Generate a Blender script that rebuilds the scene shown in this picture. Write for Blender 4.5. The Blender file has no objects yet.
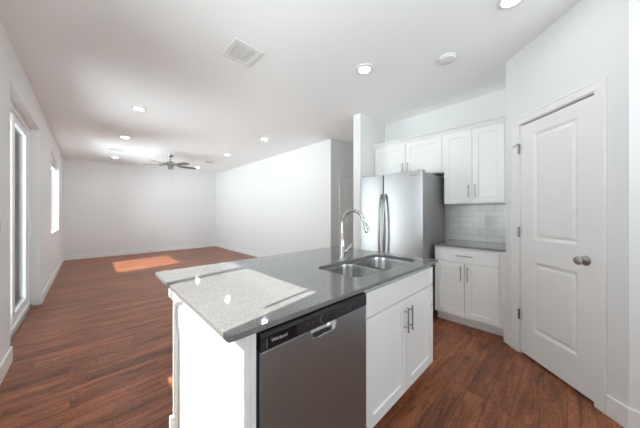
import bpy, bmesh, math, random
from mathutils import Vector, Matrix
random.seed(7)
PI = math.pi
C = bpy.context.scene.collection
S = bpy.context.scene

# ------------------------------------------------------------ camera
YAW = math.radians(44.054)
cam = bpy.data.cameras.new('camera')
camo = bpy.data.objects.new('camera', cam); C.objects.link(camo)
cam.sensor_width = 36.0; cam.lens = 36.0 * 239.37 / 640.0
cam.shift_y = -1.26 / 640.0
cam.clip_start = 0.02
camo.location = (0, 0, 1.2688); camo.rotation_euler = (PI / 2, 0, -YAW)
S.camera = camo

# ------------------------------------------------------------ world, sun, portals, exposure
w = bpy.data.worlds.new('world'); S.world = w; w.use_nodes = True
nt = w.node_tree; nt.nodes.clear()
wo = nt.nodes.new('ShaderNodeOutputWorld'); bg = nt.nodes.new('ShaderNodeBackground')
tc = nt.nodes.new('ShaderNodeTexCoord'); sep = nt.nodes.new('ShaderNodeSeparateXYZ')
ramp = nt.nodes.new('ShaderNodeValToRGB')
ramp.color_ramp.elements[0].position = 0.42; ramp.color_ramp.elements[0].color = (0.92, 0.99, 1.03, 1)
ramp.color_ramp.elements[1].position = 0.60; ramp.color_ramp.elements[1].color = (0.17, 0.185, 0.20, 1)
mrz = nt.nodes.new('ShaderNodeMapRange'); mrz.inputs[1].default_value = -1.0; mrz.inputs[2].default_value = 1.0   # lower half brightened to light the ceiling, sky above
nt.links.new(tc.outputs['Generated'], sep.inputs[0]); nt.links.new(sep.outputs['Z'], mrz.inputs[0]); nt.links.new(mrz.outputs[0], ramp.inputs[0])
nt.links.new(ramp.outputs[0], bg.inputs['Color']); nt.links.new(bg.outputs[0], wo.inputs['Surface'])
bg.inputs['Strength'].default_value = 8.8

sun = bpy.data.lights.new('sun', 'SUN'); sun.energy = 15.0; sun.angle = math.radians(0.35); sun.color = (1.0, 0.965, 0.91)
suno = bpy.data.objects.new('sun', sun); C.objects.link(suno)
SUNDIR = Vector((1.02, 0.163, -1.0)).normalized()
suno.rotation_euler = SUNDIR.to_track_quat('-Z', 'Y').to_euler(); suno.location = (-6, 0, 7)

XL = -0.4785; YF = 9.275; XR = 3.4695; H = 2.74
# daylight entering at each window: soft area lights filling the openings just outside the glass
def daylight(name, y0, y1, z0, z1, watts, tilt=0.0, col=(0.85, 0.98, 1.06), x=-0.74):
    a = bpy.data.lights.new(name, 'AREA'); a.shape = 'RECTANGLE'; a.size = y1 - y0; a.size_y = z1 - z0; a.energy = watts; a.color = col
    o = bpy.data.objects.new(name, a); C.objects.link(o)
    o.location = (x, (y0 + y1) / 2, (z0 + z1) / 2); o.rotation_euler = Vector((math.cos(tilt), 0, math.sin(tilt))).to_track_quat('-Z', 'Y').to_euler()
    return o
D_DOOR, D_WIN1, D_WIN2, D_REAR = 8.0, 3.0, 60.0, 22.0
daylight('daylight_door', 3.34, 5.01, 0.05, 2.35, D_DOOR)
daylight('daylight_kitchen_window', 0.57, 1.98, 0.93, 2.36, D_WIN1)
daylight('daylight_living_window', 6.47, 7.91, 0.93, 2.36, D_WIN2)
G_OUT = 80.0                                     # unseen area light added outside, throwing fill up through the openings
ga = bpy.data.lights.new('outside_fill', 'AREA'); ga.shape = 'RECTANGLE'; ga.size = 2.6; ga.size_y = 9.5; ga.energy = G_OUT; ga.color = (0.93, 0.985, 1.0)
go = bpy.data.objects.new('outside_fill', ga); C.objects.link(go); go.location = (-2.1, 4.0, -0.15); go.rotation_euler = (PI, 0, 0)
dl = daylight('fill_rear', 0.0, 1.9, 0.95, 2.35, D_REAR)  # fill lamp added at the invented window behind the camera
dl.location = (0.9, -2.5, 1.65); dl.rotation_euler = Vector((0, 1, 0)).to_track_quat('-Z', 'Z').to_euler()

def portal(name, loc, direction, w_, h_):
    a = bpy.data.lights.new(name, 'AREA'); a.shape = 'RECTANGLE'; a.size = w_; a.size_y = h_; a.cycles.is_portal = True
    o = bpy.data.objects.new(name, a); C.objects.link(o); o.location = loc; o.rotation_euler = Vector(direction).to_track_quat('-Z', 'Y').to_euler()
portal('portal_kitchen_window', (-0.73, 1.275, 1.645), (1, 0, 0), 1.49, 1.51)
portal('portal_living_window', (-0.73, 7.185, 1.645), (1, 0, 0), 1.53, 1.51)
portal('portal_door', (-0.73, 4.175, 1.2), (1, 0, 0), 1.75, 2.4)
portal('portal_rear', (0.9, -2.48, 1.65), (0, 1, 0), 2.0, 1.5)

S.view_settings.view_transform = 'Standard'; S.view_settings.look = 'None'
S.view_settings.gamma = 1.0; S.view_settings.use_curve_mapping = False
S.view_settings.exposure = 0.06
S.cycles.diffuse_bounces = 9; S.cycles.glossy_bounces = 6; S.cycles.max_bounces = 14
S.cycles.transparent_max_bounces = 12
S.cycles.sample_clamp_indirect = 8.0
S.cycles.use_denoising = True
LAMP_K, LAMP_L = 44.0, 70.0

# ------------------------------------------------------------ materials
def new_mat(name):
    m = bpy.data.materials.new(name); m.use_nodes = True
    return m, m.node_tree, m.node_tree.nodes['Principled BSDF']
def paint(name, col, rough=0.5, bump=0.0, bscale=300.0, metal=0.0, spec=0.5, coat=0.0, vary=0.0):
    m, t, b = new_mat(name)
    b.inputs['Base Color'].default_value = (*col, 1); b.inputs['Roughness'].default_value = rough
    b.inputs['Metallic'].default_value = metal; b.inputs['Specular IOR Level'].default_value = spec
    b.inputs['Coat Weight'].default_value = coat
    c = t.nodes.new('ShaderNodeTexCoord')
    n = t.nodes.new('ShaderNodeTexNoise'); n.inputs['Scale'].default_value = bscale; n.inputs['Detail'].default_value = 3
    t.links.new(c.outputs['Object'], n.inputs['Vector'])
    if bump:
        bp = t.nodes.new('ShaderNodeBump'); bp.inputs['Strength'].default_value = bump; bp.inputs['Distance'].default_value = 0.002
        t.links.new(n.outputs['Fac'], bp.inputs['Height']); t.links.new(bp.outputs[0], b.inputs['Normal'])
    if vary:
        mx = t.nodes.new('ShaderNodeMix'); mx.data_type = 'RGBA'
        mx.inputs[6].default_value = (*[k * (1 - vary) for k in col], 1); mx.inputs[7].default_value = (*[min(1, k * (1 + vary)) for k in col], 1)
        t.links.new(n.outputs['Fac'], mx.inputs[0]); t.links.new(mx.outputs[2], b.inputs['Base Color'])
    return m
M = {}
M['wall'] = paint('wall_paint', (0.81, 0.815, 0.81), 0.7, 0.25, 120, spec=0.3)
M['ceil'] = paint('ceiling_paint', (0.93, 0.945, 0.94), 0.85, 0.5, 60, spec=0.2)
M['trim'] = paint('trim_paint', (0.87, 0.87, 0.855), 0.35, 0.05, 200)
M['cab'] = paint('cabinet_paint', (0.88, 0.88, 0.868), 0.36, 0.04, 200)
M['door'] = paint('door_paint', (0.88, 0.88, 0.868), 0.4, 0.12, 250)
M['vinyl'] = paint('white_vinyl', (0.90, 0.90, 0.90), 0.35)
M['plastic'] = paint('white_plastic', (0.80, 0.80, 0.785), 0.3)
M['slot'] = paint('outlet_slot', (0.12, 0.12, 0.12), 0.6)
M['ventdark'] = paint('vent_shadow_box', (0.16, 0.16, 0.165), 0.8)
M['black'] = paint('black_plastic', (0.022, 0.022, 0.026), 0.32)
M['blackgloss'] = paint('black_gloss', (0.010, 0.010, 0.013), 0.12)
M['darkbody'] = paint('dark_grey_appliance_paint', (0.33, 0.33, 0.328), 0.38, 0.2, 700)
M['gasket'] = paint('gasket_rubber', (0.05, 0.05, 0.052), 0.7)
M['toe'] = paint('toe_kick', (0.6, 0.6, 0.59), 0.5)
M['nickel'] = paint('satin_nickel', (0.44, 0.435, 0.425), 0.3, metal=1.0)
M['hinge'] = paint('hinge_metal', (0.36, 0.355, 0.35), 0.38, metal=1.0)
M['chrome'] = paint('chrome', (0.74, 0.74, 0.74), 0.09, metal=1.0)
M['fanblade'] = paint('fan_blade', (0.17, 0.165, 0.16), 0.45, vary=0.1, bscale=14)
M['print'] = paint('pale_print', (0.62, 0.62, 0.63), 0.5)
M['printdim'] = paint('dim_print', (0.16, 0.16, 0.17), 0.5)
M['badge'] = paint('badge_print', (0.16, 0.16, 0.16), 0.4)
M['bronze'] = paint('threshold_metal', (0.30, 0.27, 0.24), 0.45, metal=0.6)
M['concrete'] = paint('patio_concrete', (0.55, 0.54, 0.52), 0.85, 0.4, 30, vary=0.08)
M['fence'] = paint('vinyl_fence', (0.62, 0.62, 0.60), 0.6)
M['sun_blocker'] = paint('sun_blocker_paint', (0.7, 0.7, 0.68), 0.6)  # for the added slab that blocks sun at the sliding door
M['slats'] = paint('blind_slats', (0.78, 0.78, 0.76), 0.5)

def steel(name, col, rough, axis, aniso=0.6):
    m, t, b = new_mat(name)
    b.inputs['Metallic'].default_value = 1.0; b.inputs['Roughness'].default_value = rough
    c = t.nodes.new('ShaderNodeTexCoord'); mp = t.nodes.new('ShaderNodeMapping')
    sc = [900, 900, 900]; sc[axis] = 4; mp.inputs['Scale'].default_value = sc
    n = t.nodes.new('ShaderNodeTexNoise'); n.inputs['Scale'].default_value = 1; n.inputs['Detail'].default_value = 2
    t.links.new(c.outputs['Object'], mp.inputs[0]); t.links.new(mp.outputs[0], n.inputs['Vector'])
    mr = t.nodes.new('ShaderNodeMapRange'); mr.inputs[3].default_value = rough - 0.03; mr.inputs[4].default_value = rough + 0.05
    t.links.new(n.outputs['Fac'], mr.inputs[0]); t.links.new(mr.outputs[0], b.inputs['Roughness'])
    mx = t.nodes.new('ShaderNodeMix'); mx.data_type = 'RGBA'
    mx.inputs[6].default_value = (*[k * 0.95 for k in col], 1); mx.inputs[7].default_value = (*[min(1, k * 1.04) for k in col], 1)
    t.links.new(n.outputs['Fac'], mx.inputs[0]); t.links.new(mx.outputs[2], b.inputs['Base Color'])
    return m
M['steel_fridge'] = steel('brushed_steel_fridge', (0.47, 0.475, 0.48), 0.34, 1)
M['steel_dw'] = steel('brushed_steel_dishwasher', (0.40, 0.51, 0.575), 0.34, 0)
M['steel_sink'] = steel('brushed_steel_sink', (0.56, 0.56, 0.555), 0.24, 0)

# polished grey speckled quartz
def quartz():
    m, t, b = new_mat('grey_quartz')
    c = t.nodes.new('ShaderNodeTexCoord')
    v = t.nodes.new('ShaderNodeTexVoronoi'); v.inputs['Scale'].default_value = 330
    n = t.nodes.new('ShaderNodeTexNoise'); n.inputs['Scale'].default_value = 160; n.inputs['Detail'].default_value = 4
    t.links.new(c.outputs['Object'], v.inputs['Vector']); t.links.new(c.outputs['Object'], n.inputs['Vector'])
    r1 = t.nodes.new('ShaderNodeValToRGB'); e = r1.color_ramp.elements
    e[0].position = 0.0; e[0].color = (0.11, 0.109, 0.107, 1); e[1].position = 1.0; e[1].color = (0.29, 0.288, 0.283, 1)
    x = e.new(0.5); x.color = (0.19, 0.189, 0.186, 1)
    sp = t.nodes.new('ShaderNodeSeparateColor'); t.links.new(v.outputs['Color'], sp.inputs[0]); t.links.new(sp.outputs[0], r1.inputs[0])
    mx = t.nodes.new('ShaderNodeMix'); mx.data_type = 'RGBA'; mx.inputs[0].default_value = 0.45
    r2 = t.nodes.new('ShaderNodeValToRGB'); r2.color_ramp.elements[0].color = (0.15, 0.149, 0.147, 1); r2.color_ramp.elements[1].color = (0.235, 0.233, 0.229, 1)
    r2.color_ramp.elements[0].position = 0.35; r2.color_ramp.elements[1].position = 0.65
    t.links.new(n.outputs['Fac'], r2.inputs[0])
    t.links.new(r1.outputs[0], mx.inputs[6]); t.links.new(r2.outputs[0], mx.inputs[7])
    t.links.new(mx.outputs[2], b.inputs['Base Color'])
    b.inputs['Roughness'].default_value = 0.065
    return m
M['quartz'] = quartz()

# reddish-brown plank floor, planks run along X
def floor_mat():
    m, t, b = new_mat('wood_plank_floor')
    c = t.nodes.new('ShaderNodeTexCoord')
    br = t.nodes.new('ShaderNodeTexBrick'); br.offset = 0.0
    br.inputs['Scale'].default_value = 1.0; br.inputs['Brick Width'].default_value = 1.22; br.inputs['Row Height'].default_value = 0.125
    br.inputs['Mortar Size'].default_value = 0.0012; br.inputs['Mortar Smooth'].default_value = 0.3
    br.inputs['Color1'].default_value = (0, 0, 0, 1); br.inputs['Color2'].default_value = (1, 1, 1, 1); br.inputs['Mortar'].default_value = (0.5, 0.5, 0.5, 1)
    sx = t.nodes.new('ShaderNodeSeparateXYZ'); t.links.new(c.outputs['Object'], sx.inputs[0])
    dv = t.nodes.new('ShaderNodeMath'); dv.operation = 'DIVIDE'; dv.inputs[1].default_value = 0.125; t.links.new(sx.outputs['Y'], dv.inputs[0])
    fl = t.nodes.new('ShaderNodeMath'); fl.operation = 'FLOOR'; t.links.new(dv.outputs[0], fl.inputs[0])
    wn = t.nodes.new('ShaderNodeTexWhiteNoise'); wn.noise_dimensions = '1D'; t.links.new(fl.outputs[0], wn.inputs['W'])
    ma = t.nodes.new('ShaderNodeMath'); ma.operation = 'MULTIPLY_ADD'; ma.inputs[1].default_value = 3.7; t.links.new(wn.outputs['Value'], ma.inputs[0]); t.links.new(sx.outputs['X'], ma.inputs[2])
    cx = t.nodes.new('ShaderNodeCombineXYZ'); t.links.new(ma.outputs[0], cx.inputs[0]); t.links.new(sx.outputs['Y'], cx.inputs[1])
    t.links.new(cx.outputs[0], br.inputs['Vector'])
    # offset the grain per plank
    va = t.nodes.new('ShaderNodeVectorMath'); va.operation = 'MULTIPLY_ADD'
    t.links.new(br.outputs['Color'], va.inputs[0]); va.inputs[1].default_value = (37, 11, 5); t.links.new(c.outputs['Object'], va.inputs[2])
    mp = t.nodes.new('ShaderNodeMapping'); mp.inputs['Scale'].default_value = (1.3, 9, 1)
    t.links.new(va.outputs[0], mp.inputs[0])
    n = t.nodes.new('ShaderNodeTexNoise'); n.inputs['Scale'].default_value = 2.0; n.inputs['Detail'].default_value = 8; n.inputs['Roughness'].default_value = 0.62; n.inputs['Distortion'].default_value = 0.6
    t.links.new(mp.outputs[0], n.inputs['Vector'])
    mp2 = t.nodes.new('ShaderNodeMapping'); mp2.inputs['Scale'].default_value = (3.0, 7.0, 1)
    t.links.new(va.outputs[0], mp2.inputs[0])
    n2 = t.nodes.new('ShaderNodeTexNoise'); n2.inputs['Scale'].default_value = 1.4; n2.inputs['Detail'].default_value = 4; n2.inputs['Distortion'].default_value = 8.8
    t.links.new(mp2.outputs[0], n2.inputs['Vector'])
    r = t.nodes.new('ShaderNodeValToRGB'); e = r.color_ramp.elements
    e[0].position = 0.28; e[0].color = (0.095, 0.033, 0.016, 1)
    e[1].position = 0.74; e[1].color = (0.45, 0.168, 0.080, 1)
    x = e.new(0.45); x.color = (0.235, 0.080, 0.036, 1); x = e.new(0.58); x.color = (0.34, 0.120, 0.055, 1)
    t.links.new(n.outputs['Fac'], r.inputs[0])
    k = t.nodes.new('ShaderNodeValToRGB'); k.color_ramp.elements[0].position = 0.30; k.color_ramp.elements[0].color = (0.42, 0.38, 0.37, 1)
    k.color_ramp.elements[1].position = 0.47; k.color_ramp.elements[1].color = (1, 1, 1, 1)
    t.links.new(n2.outputs['Fac'], k.inputs[0])
    mu = t.nodes.new('ShaderNodeMix'); mu.data_type = 'RGBA'; mu.blend_type = 'MULTIPLY'; mu.inputs[0].default_value = 1.0
    t.links.new(r.outputs[0], mu.inputs[6]); t.links.new(k.outputs[0], mu.inputs[7])
    pr = t.nodes.new('ShaderNodeMapRange'); pr.inputs[3].default_value = 0.74; pr.inputs[4].default_value = 1.25
    sc = t.nodes.new('ShaderNodeSeparateColor'); t.links.new(br.outputs['Color'], sc.inputs[0]); t.links.new(sc.outputs[0], pr.inputs[0])
    mu2 = t.nodes.new('ShaderNodeVectorMath'); mu2.operation = 'SCALE'
    t.links.new(mu.outputs[2], mu2.inputs[0]); t.links.new(pr.outputs[0], mu2.inputs['Scale'])
    mo = t.nodes.new('ShaderNodeMix'); mo.data_type = 'RGBA'; mo.inputs[7].default_value = (0.03, 0.012, 0.007, 1)
    t.links.new(br.outputs['Fac'], mo.inputs[0]); t.links.new(mu2.outputs[0], mo.inputs[6])
    t.links.new(mo.outputs[2], b.inputs['Base Color'])
    rr = t.nodes.new('ShaderNodeMapRange'); rr.inputs[3].default_value = 0.26; rr.inputs[4].default_value = 0.44
    b.inputs['Specular IOR Level'].default_value = 0.35
    t.links.new(n.outputs['Fac'], rr.inputs[0]); t.links.new(rr.outputs[0], b.inputs['Roughness'])
    bp = t.nodes.new('ShaderNodeBump'); bp.inputs['Strength'].default_value = 0.35; bp.inputs['Distance'].default_value = 0.002
    t.links.new(n.outputs['Fac'], bp.inputs['Height']); t.links.new(bp.outputs[0], b.inputs['Normal'])
    return m
M['floor'] = floor_mat()

def tile_mat():   # white glossy subway tile on a wall of constant X
    m, t, b = new_mat('subway_tile')
    c = t.nodes.new('ShaderNodeTexCoord'); s = t.nodes.new('ShaderNodeSeparateXYZ'); cb = t.nodes.new('ShaderNodeCombineXYZ')
    t.links.new(c.outputs['Object'], s.inputs[0]); t.links.new(s.outputs['Y'], cb.inputs[0]); t.links.new(s.outputs['Z'], cb.inputs[1])
    br = t.nodes.new('ShaderNodeTexBrick'); br.offset = 0.5
    br.inputs['Scale'].default_value = 1; br.inputs['Brick Width'].default_value = 0.155; br.inputs['Row Height'].default_value = 0.0785
    br.inputs['Mortar Size'].default_value = 0.0026; br.inputs['Mortar Smooth'].default_value = 0.15
    br.inputs['Color1'].default_value = (0.86, 0.86, 0.85, 1); br.inputs['Color2'].default_value = (0.93, 0.93, 0.92, 1); br.inputs['Mortar'].default_value = (0.68, 0.68, 0.67, 1)
    t.links.new(cb.outputs[0], br.inputs['Vector']); t.links.new(br.outputs['Color'], b.inputs['Base Color'])
    bp = t.nodes.new('ShaderNodeBump'); bp.invert = True; bp.inputs['Strength'].default_value = 0.35; bp.inputs['Distance'].default_value = 0.002
    n = t.nodes.new('ShaderNodeTexNoise'); n.inputs['Scale'].default_value = 14; t.links.new(c.outputs['Object'], n.inputs['Vector'])
    ad = t.nodes.new('ShaderNodeMath'); ad.operation = 'MULTIPLY_ADD'; ad.inputs[1].default_value = 0.5
    t.links.new(n.outputs['Fac'], ad.inputs[0]); t.links.new(br.outputs['Fac'], ad.inputs[2])
    t.links.new(ad.outputs[0], bp.inputs['Height']); t.links.new(bp.outputs[0], b.inputs['Normal'])
    b.inputs['Roughness'].default_value = 0.12
    return m
M['tile'] = tile_mat()

def glass_mat():  # thin clear pane
    m = bpy.data.materials.new('window_glass'); m.use_nodes = True; t = m.node_tree; t.nodes.clear()
    o = t.nodes.new('ShaderNodeOutputMaterial'); a = t.nodes.new('ShaderNodeBsdfTransparent'); g = t.nodes.new('ShaderNodeBsdfGlossy')
    a.inputs[0].default_value = (0.96, 0.97, 0.965, 1); g.inputs['Roughness'].default_value = 0.02
    f = t.nodes.new('ShaderNodeFresnel'); f.inputs[0].default_value = 1.35
    mx = t.nodes.new('ShaderNodeMixShader'); t.links.new(f.outputs[0], mx.inputs[0])
    t.links.new(a.outputs[0], mx.inputs[1]); t.links.new(g.outputs[0], mx.inputs[2]); t.links.new(mx.outputs[0], o.inputs[0])
    return m
M['glass'] = glass_mat()
def emit(name, col, s):
    m = bpy.data.materials.new(name); m.use_nodes = True; t = m.node_tree; t.nodes.clear()
    o = t.nodes.new('ShaderNodeOutputMaterial'); e = t.nodes.new('ShaderNodeEmission')
    e.inputs[0].default_value = (*col, 1); e.inputs[1].default_value = s; t.links.new(e.outputs[0], o.inputs[0]); return m
M['lens'] = emit('lamp_lens', (0.97, 0.985, 1.0), LAMP_K)
M['lens_living'] = emit('lamp_lens_bright', (0.87, 0.985, 1.07), LAMP_L)

# ------------------------------------------------------------ helpers
def origin(o):
    v = Vector((0, 0, 0))
    while o is not None: v += o.location; o = o.parent
    return v
def thing(name, label, cat, loc, group=None):
    o = bpy.data.objects.new(name, None); C.objects.link(o); o.location = loc; o.empty_display_size = 0.1
    o['label'] = label; o['category'] = cat
    if group: o['group'] = group
    return o
def obj(name, bm, mat, parent=None, loc=None, bevel=0.0, smooth=False, seg=2):
    """bm holds world coordinates; the object is placed at loc (or on its parent)"""
    me = bpy.data.meshes.new(name)
    base = origin(parent) if parent else Vector(loc or (0, 0, 0))
    bmesh.ops.translate(bm, verts=bm.verts, vec=-base)
    bmesh.ops.recalc_face_normals(bm, faces=bm.faces)
    bm.to_mesh(me); bm.free()
    mats = mat if isinstance(mat, (list, tuple)) else [mat]
    for k in mats: me.materials.append(M[k])
    o = bpy.data.objects.new(name, me); C.objects.link(o)
    if parent: o.parent = parent
    else: o.location = base
    if smooth:
        for p in me.polygons: p.use_smooth = True
        try: me.set_sharp_from_angle(angle=math.radians(40))
        except Exception: pass
    if bevel:
        b = o.modifiers.new('bevel', 'BEVEL'); b.width = bevel; b.segments = seg; b.limit_method = 'ANGLE'; b.angle_limit = math.radians(40)
    return o
def tag(o, label, cat, group=None):
    o['label'] = label; o['category'] = cat
    if group: o['group'] = group
    return o
def struct(name, bm, mat, parent=None, loc=None, bevel=0.0):
    o = obj(name, bm, mat, parent, loc, bevel)
    if not parent: o['kind'] = 'structure'
    return o
def box(bm, x0, x1, y0, y1, z0, z1, mi=0):
    v = [bm.verts.new((x, y, z)) for x in (x0, x1) for y in (y0, y1) for z in (z0, z1)]
    for q in ((0, 1, 3, 2), (4, 6, 7, 5), (0, 4, 5, 1), (2, 3, 7, 6), (0, 2, 6, 4), (1, 5, 7, 3)):
        f = bm.faces.new([v[i] for i in q]); f.material_index = mi
def B(*a):
    bm = bmesh.new(); box(bm, *a); return bm
def frame_box(bm, O, U, V, N, u0, u1, v0, v1, n0, n1):
    v = [bm.verts.new(O + U * a + V * b + N * c) for a in (u0, u1) for b in (v0, v1) for c in (n0, n1)]
    for q in ((0, 1, 3, 2), (4, 6, 7, 5), (0, 4, 5, 1), (2, 3, 7, 6), (0, 2, 6, 4), (1, 5, 7, 3)):
        bm.faces.new([v[i] for i in q])
def slab(O, U, V, N, u0, u1, v0, v1, th, panels, rings):
    """a door leaf: front face at n=th with stepped panels; rings = [(inset, depth), ...] from the panel edge inwards"""
    bm = bmesh.new()
    P = lambda u, v, n: bm.verts.new(O + U * u + V * v + N * n)
    us = sorted({u0, u1} | {p[0] for p in panels} | {p[1] for p in panels})
    vs = sorted({v0, v1} | {p[2] for p in panels} | {p[3] for p in panels})
    for i in range(len(us) - 1):
        for j in range(len(vs) - 1):
            a, b_, c, d = us[i], us[i + 1], vs[j], vs[j + 1]
            if any(p[0] <= a and b_ <= p[1] and p[2] <= c and d <= p[3] for p in panels): continue
            bm.faces.new([P(a, c, th), P(b_, c, th), P(b_, d, th), P(a, d, th)])
    for p in panels:
        prev = None
        for ins, dep in [(0, 0)] + rings:
            q = [(p[0] + ins, p[2] + ins), (p[1] - ins, p[2] + ins), (p[1] - ins, p[3] - ins), (p[0] + ins, p[3] - ins)]
            cur = [P(a, b_, th + dep) for a, b_ in q]
            if prev:
                for k in range(4): bm.faces.new([prev[k], prev[(k + 1) % 4], cur[(k + 1) % 4], cur[k]])
            prev = cur
        bm.faces.new(prev)
    c = [(u0, v0), (u1, v0), (u1, v1), (u0, v1)]
    ft = [P(a, b_, th) for a, b_ in c]; bk = [P(a, b_, 0) for a, b_ in c]
    for k in range(4): bm.faces.new([ft[k], bk[k], bk[(k + 1) % 4], ft[(k + 1) % 4]])
    bm.faces.new(bk[::-1])
    bmesh.ops.remove_doubles(bm, verts=bm.verts, dist=1e-5)
    return bm
SHAKER = [(0.0, -0.0001), (0.0025, -0.009)]
def tube(bm, pts, r, seg=14, caps=True, flat=1.0):
    pts = [Vector(p) for p in pts]; n = len(pts); rr = r if isinstance(r, (list, tuple)) else [r] * n
    rings = []; ref = None
    for i, p in enumerate(pts):
        t = (pts[min(i + 1, n - 1)] - pts[max(i - 1, 0)]).normalized()
        if ref is None:
            ref = Vector((0, 0, 1)) if abs(t.z) < 0.9 else Vector((1, 0, 0))
        a = (ref - t * ref.dot(t)).normalized(); b = t.cross(a); ref = a
        rings.append([bm.verts.new(p + a * math.cos(2 * PI * k / seg) * rr[i] + b * math.sin(2 * PI * k / seg) * rr[i] * flat) for k in range(seg)])
    for i in range(n - 1):
        for k in range(seg): bm.faces.new([rings[i][k], rings[i][(k + 1) % seg], rings[i + 1][(k + 1) % seg], rings[i + 1][k]])
    if caps: bm.faces.new(rings[0][::-1]); bm.faces.new(rings[-1])
def lathe(bm, O, axis, prof, seg=32):
    """prof: (distance along axis, radius)"""
    O = Vector(O); axis = Vector(axis).normalized()
    a = axis.orthogonal().normalized(); b = axis.cross(a); rings = []
    for h, r in prof:
        if r < 1e-6: rings.append([bm.verts.new(O + axis * h)])
        else: rings.append([bm.verts.new(O + axis * h + a * math.cos(2 * PI * k / seg) * r + b * math.sin(2 * PI * k / seg) * r) for k in range(seg)])
    for i in range(len(rings) - 1):
        p, q = rings[i], rings[i + 1]
        for k in range(seg):
            k2 = (k + 1) % seg
            if len(p) == 1 and len(q) == 1: continue
            if len(p) == 1: bm.faces.new([p[0], q[k2], q[k]])
            elif len(q) == 1: bm.faces.new([p[k], p[k2], q[0]])
            else: bm.faces.new([p[k], p[k2], q[k2], q[k]])
def wall_cells(axis, c0, c1, u0, u1, z0, z1, holes):
    """a wall slab between c0 and c1 on the given axis with rectangular openings"""
    bm = bmesh.new()
    us = sorted({u0, u1} | {h[0] for h in holes} | {h[1] for h in holes}); zs = sorted({z0, z1} | {h[2] for h in holes} | {h[3] for h in holes})
    for i in range(len(us) - 1):
        for j in range(len(zs) - 1):
            if any(h[0] <= us[i] and us[i + 1] <= h[1] and h[2] <= zs[j] and zs[j + 1] <= h[3] for h in holes): continue
            if axis == 'x': box(bm, c0, c1, us[i], us[i + 1], zs[j], zs[j + 1])
            else: box(bm, us[i], us[i + 1], c0, c1, zs[j], zs[j + 1])
    return bm
def prism(bm, poly, z0, z1):
    lo = [bm.verts.new((x, y, z0)) for x, y in poly]; hi = [bm.verts.new((x, y, z1)) for x, y in poly]
    n = len(poly)
    for k in range(n): bm.faces.new([lo[k], lo[(k + 1) % n], hi[(k + 1) % n], hi[k]])
    bm.faces.new(lo[::-1]); bm.faces.new(hi)
def text_mesh(name, s, size, mat, parent, O, U, V, N, depth=0.0006):
    cu = bpy.data.curves.new('text_curve', 'FONT'); cu.body = s; cu.size = size; cu.extrude = depth; cu.align_x = 'LEFT'
    to = bpy.data.objects.new('text_temp', cu); C.objects.link(to)
    dg = bpy.context.evaluated_depsgraph_get(); dg.update()
    me = bpy.data.meshes.new_from_object(to.evaluated_get(dg))
    bpy.data.objects.remove(to); me.name = name
    base = origin(parent)
    for v in me.vertices: v.co = O + U * v.co.x + V * v.co.y + N * v.co.z - base
    me.materials.clear(); me.materials.append(M[mat])
    o = bpy.data.objects.new(name, me); C.objects.link(o); o.parent = parent; return o
X_, Y_, Z_ = Vector((1, 0, 0)), Vector((0, 1, 0)), Vector((0, 0, 1))

# ------------------------------------------------------------ the setting
YR = -2.3                    # wall behind the camera
WT = 0.22                    # outer wall thickness
K = 3.575                    # kitchen wall plane
struct('floor', B(XL - WT, 7.2, YR - 0.2, YF + 0.2, -0.12, 0), 'floor')
struct('ceiling', B(XL - WT, 7.2, YR - 0.2, YF + 0.2, H, H + 0.12), 'ceil')
DOOR = (3.30, 5.05, 0.0, 2.40); WIN1 = (0.53, 2.02, 0.89, 2.40); WIN2 = (6.42, 7.95, 0.89, 2.40)
struct('wall_left', wall_cells('x', XL - WT, XL, YR, YF, 0, H, [DOOR, WIN1, WIN2]), 'wall')
struct('wall_far', B(XL - WT, 7.2, YF, YF + 0.15, 0, H), 'wall')
bm = bmesh.new(); prism(bm, [(XR, 3.278), (7.0, 3.278), (7.0, YF), (XR, YF)], 0, H)
struct('wall_right', bm, 'wall')                                   # block of other rooms right of the living room, with the hall side
struct('wall_hall', B(6.2, 6.35, 2.254, 3.278, 0, H), 'wall')      # end of the hall
bm = bmesh.new(); prism(bm, [(2.885, 2.125), (K, 2.125), (6.2, 2.125), (6.2, 2.254), (2.885, 2.254)], 0, H)
struct('wall_stub', bm, 'wall')
struct('wall_kitchen', B(K, K + 0.12, 0.4, 2.125, 0, H), 'wall')
# diagonal pantry wall: runs from corner PA towards the camera side corner PB
PA = Vector((2.9392, 0.4186, 0)); DS = Vector((-1, -1, 0)).normalized(); DN = Vector((-1, 1, 0)).normalized()   # DN points into the kitchen
PB = PA + DS * 0.946
TH = 0.12
def dpt(s, n): p = PA + DS * s + DN * n; return (p.x, p.y)
bm = bmesh.new()
prism(bm, [(PA.x, PA.y), dpt(0.17, 0), dpt(0.17, -TH), (PA.x + 0.17, PA.y - 0.0), (K, PA.y - 0.0), (K, PA.y + 0.0001)][:3] + [(2.9, 0.10), (3.0, 0.30), (K + 0.12, 0.30), (K + 0.12, PA.y)], 0, H)
prism(bm, [dpt(0.78, 0), (PB.x, PB.y), (PB.x, YR), (PB.x + TH, YR), (PB.x + TH, PB.y - 0.06), dpt(0.78, -TH)], 0, H)
prism(bm, [dpt(0.17, 0), dpt(0.78, 0), dpt(0.78, -TH), dpt(0.17, -TH)], 2.07, H)
struct('wall_pantry', bm, 'wall')
struct('wall_pantry_back', B(K + 0.12, K + 0.24, YR, 0.42, 0, H), 'wall')
struct('wall_rear', wall_cells('y', YR - 0.15, YR, XL - WT, 4.0, 0, H, [(-0.1, 1.9, 0.9, 2.4)]), 'wall')
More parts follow.
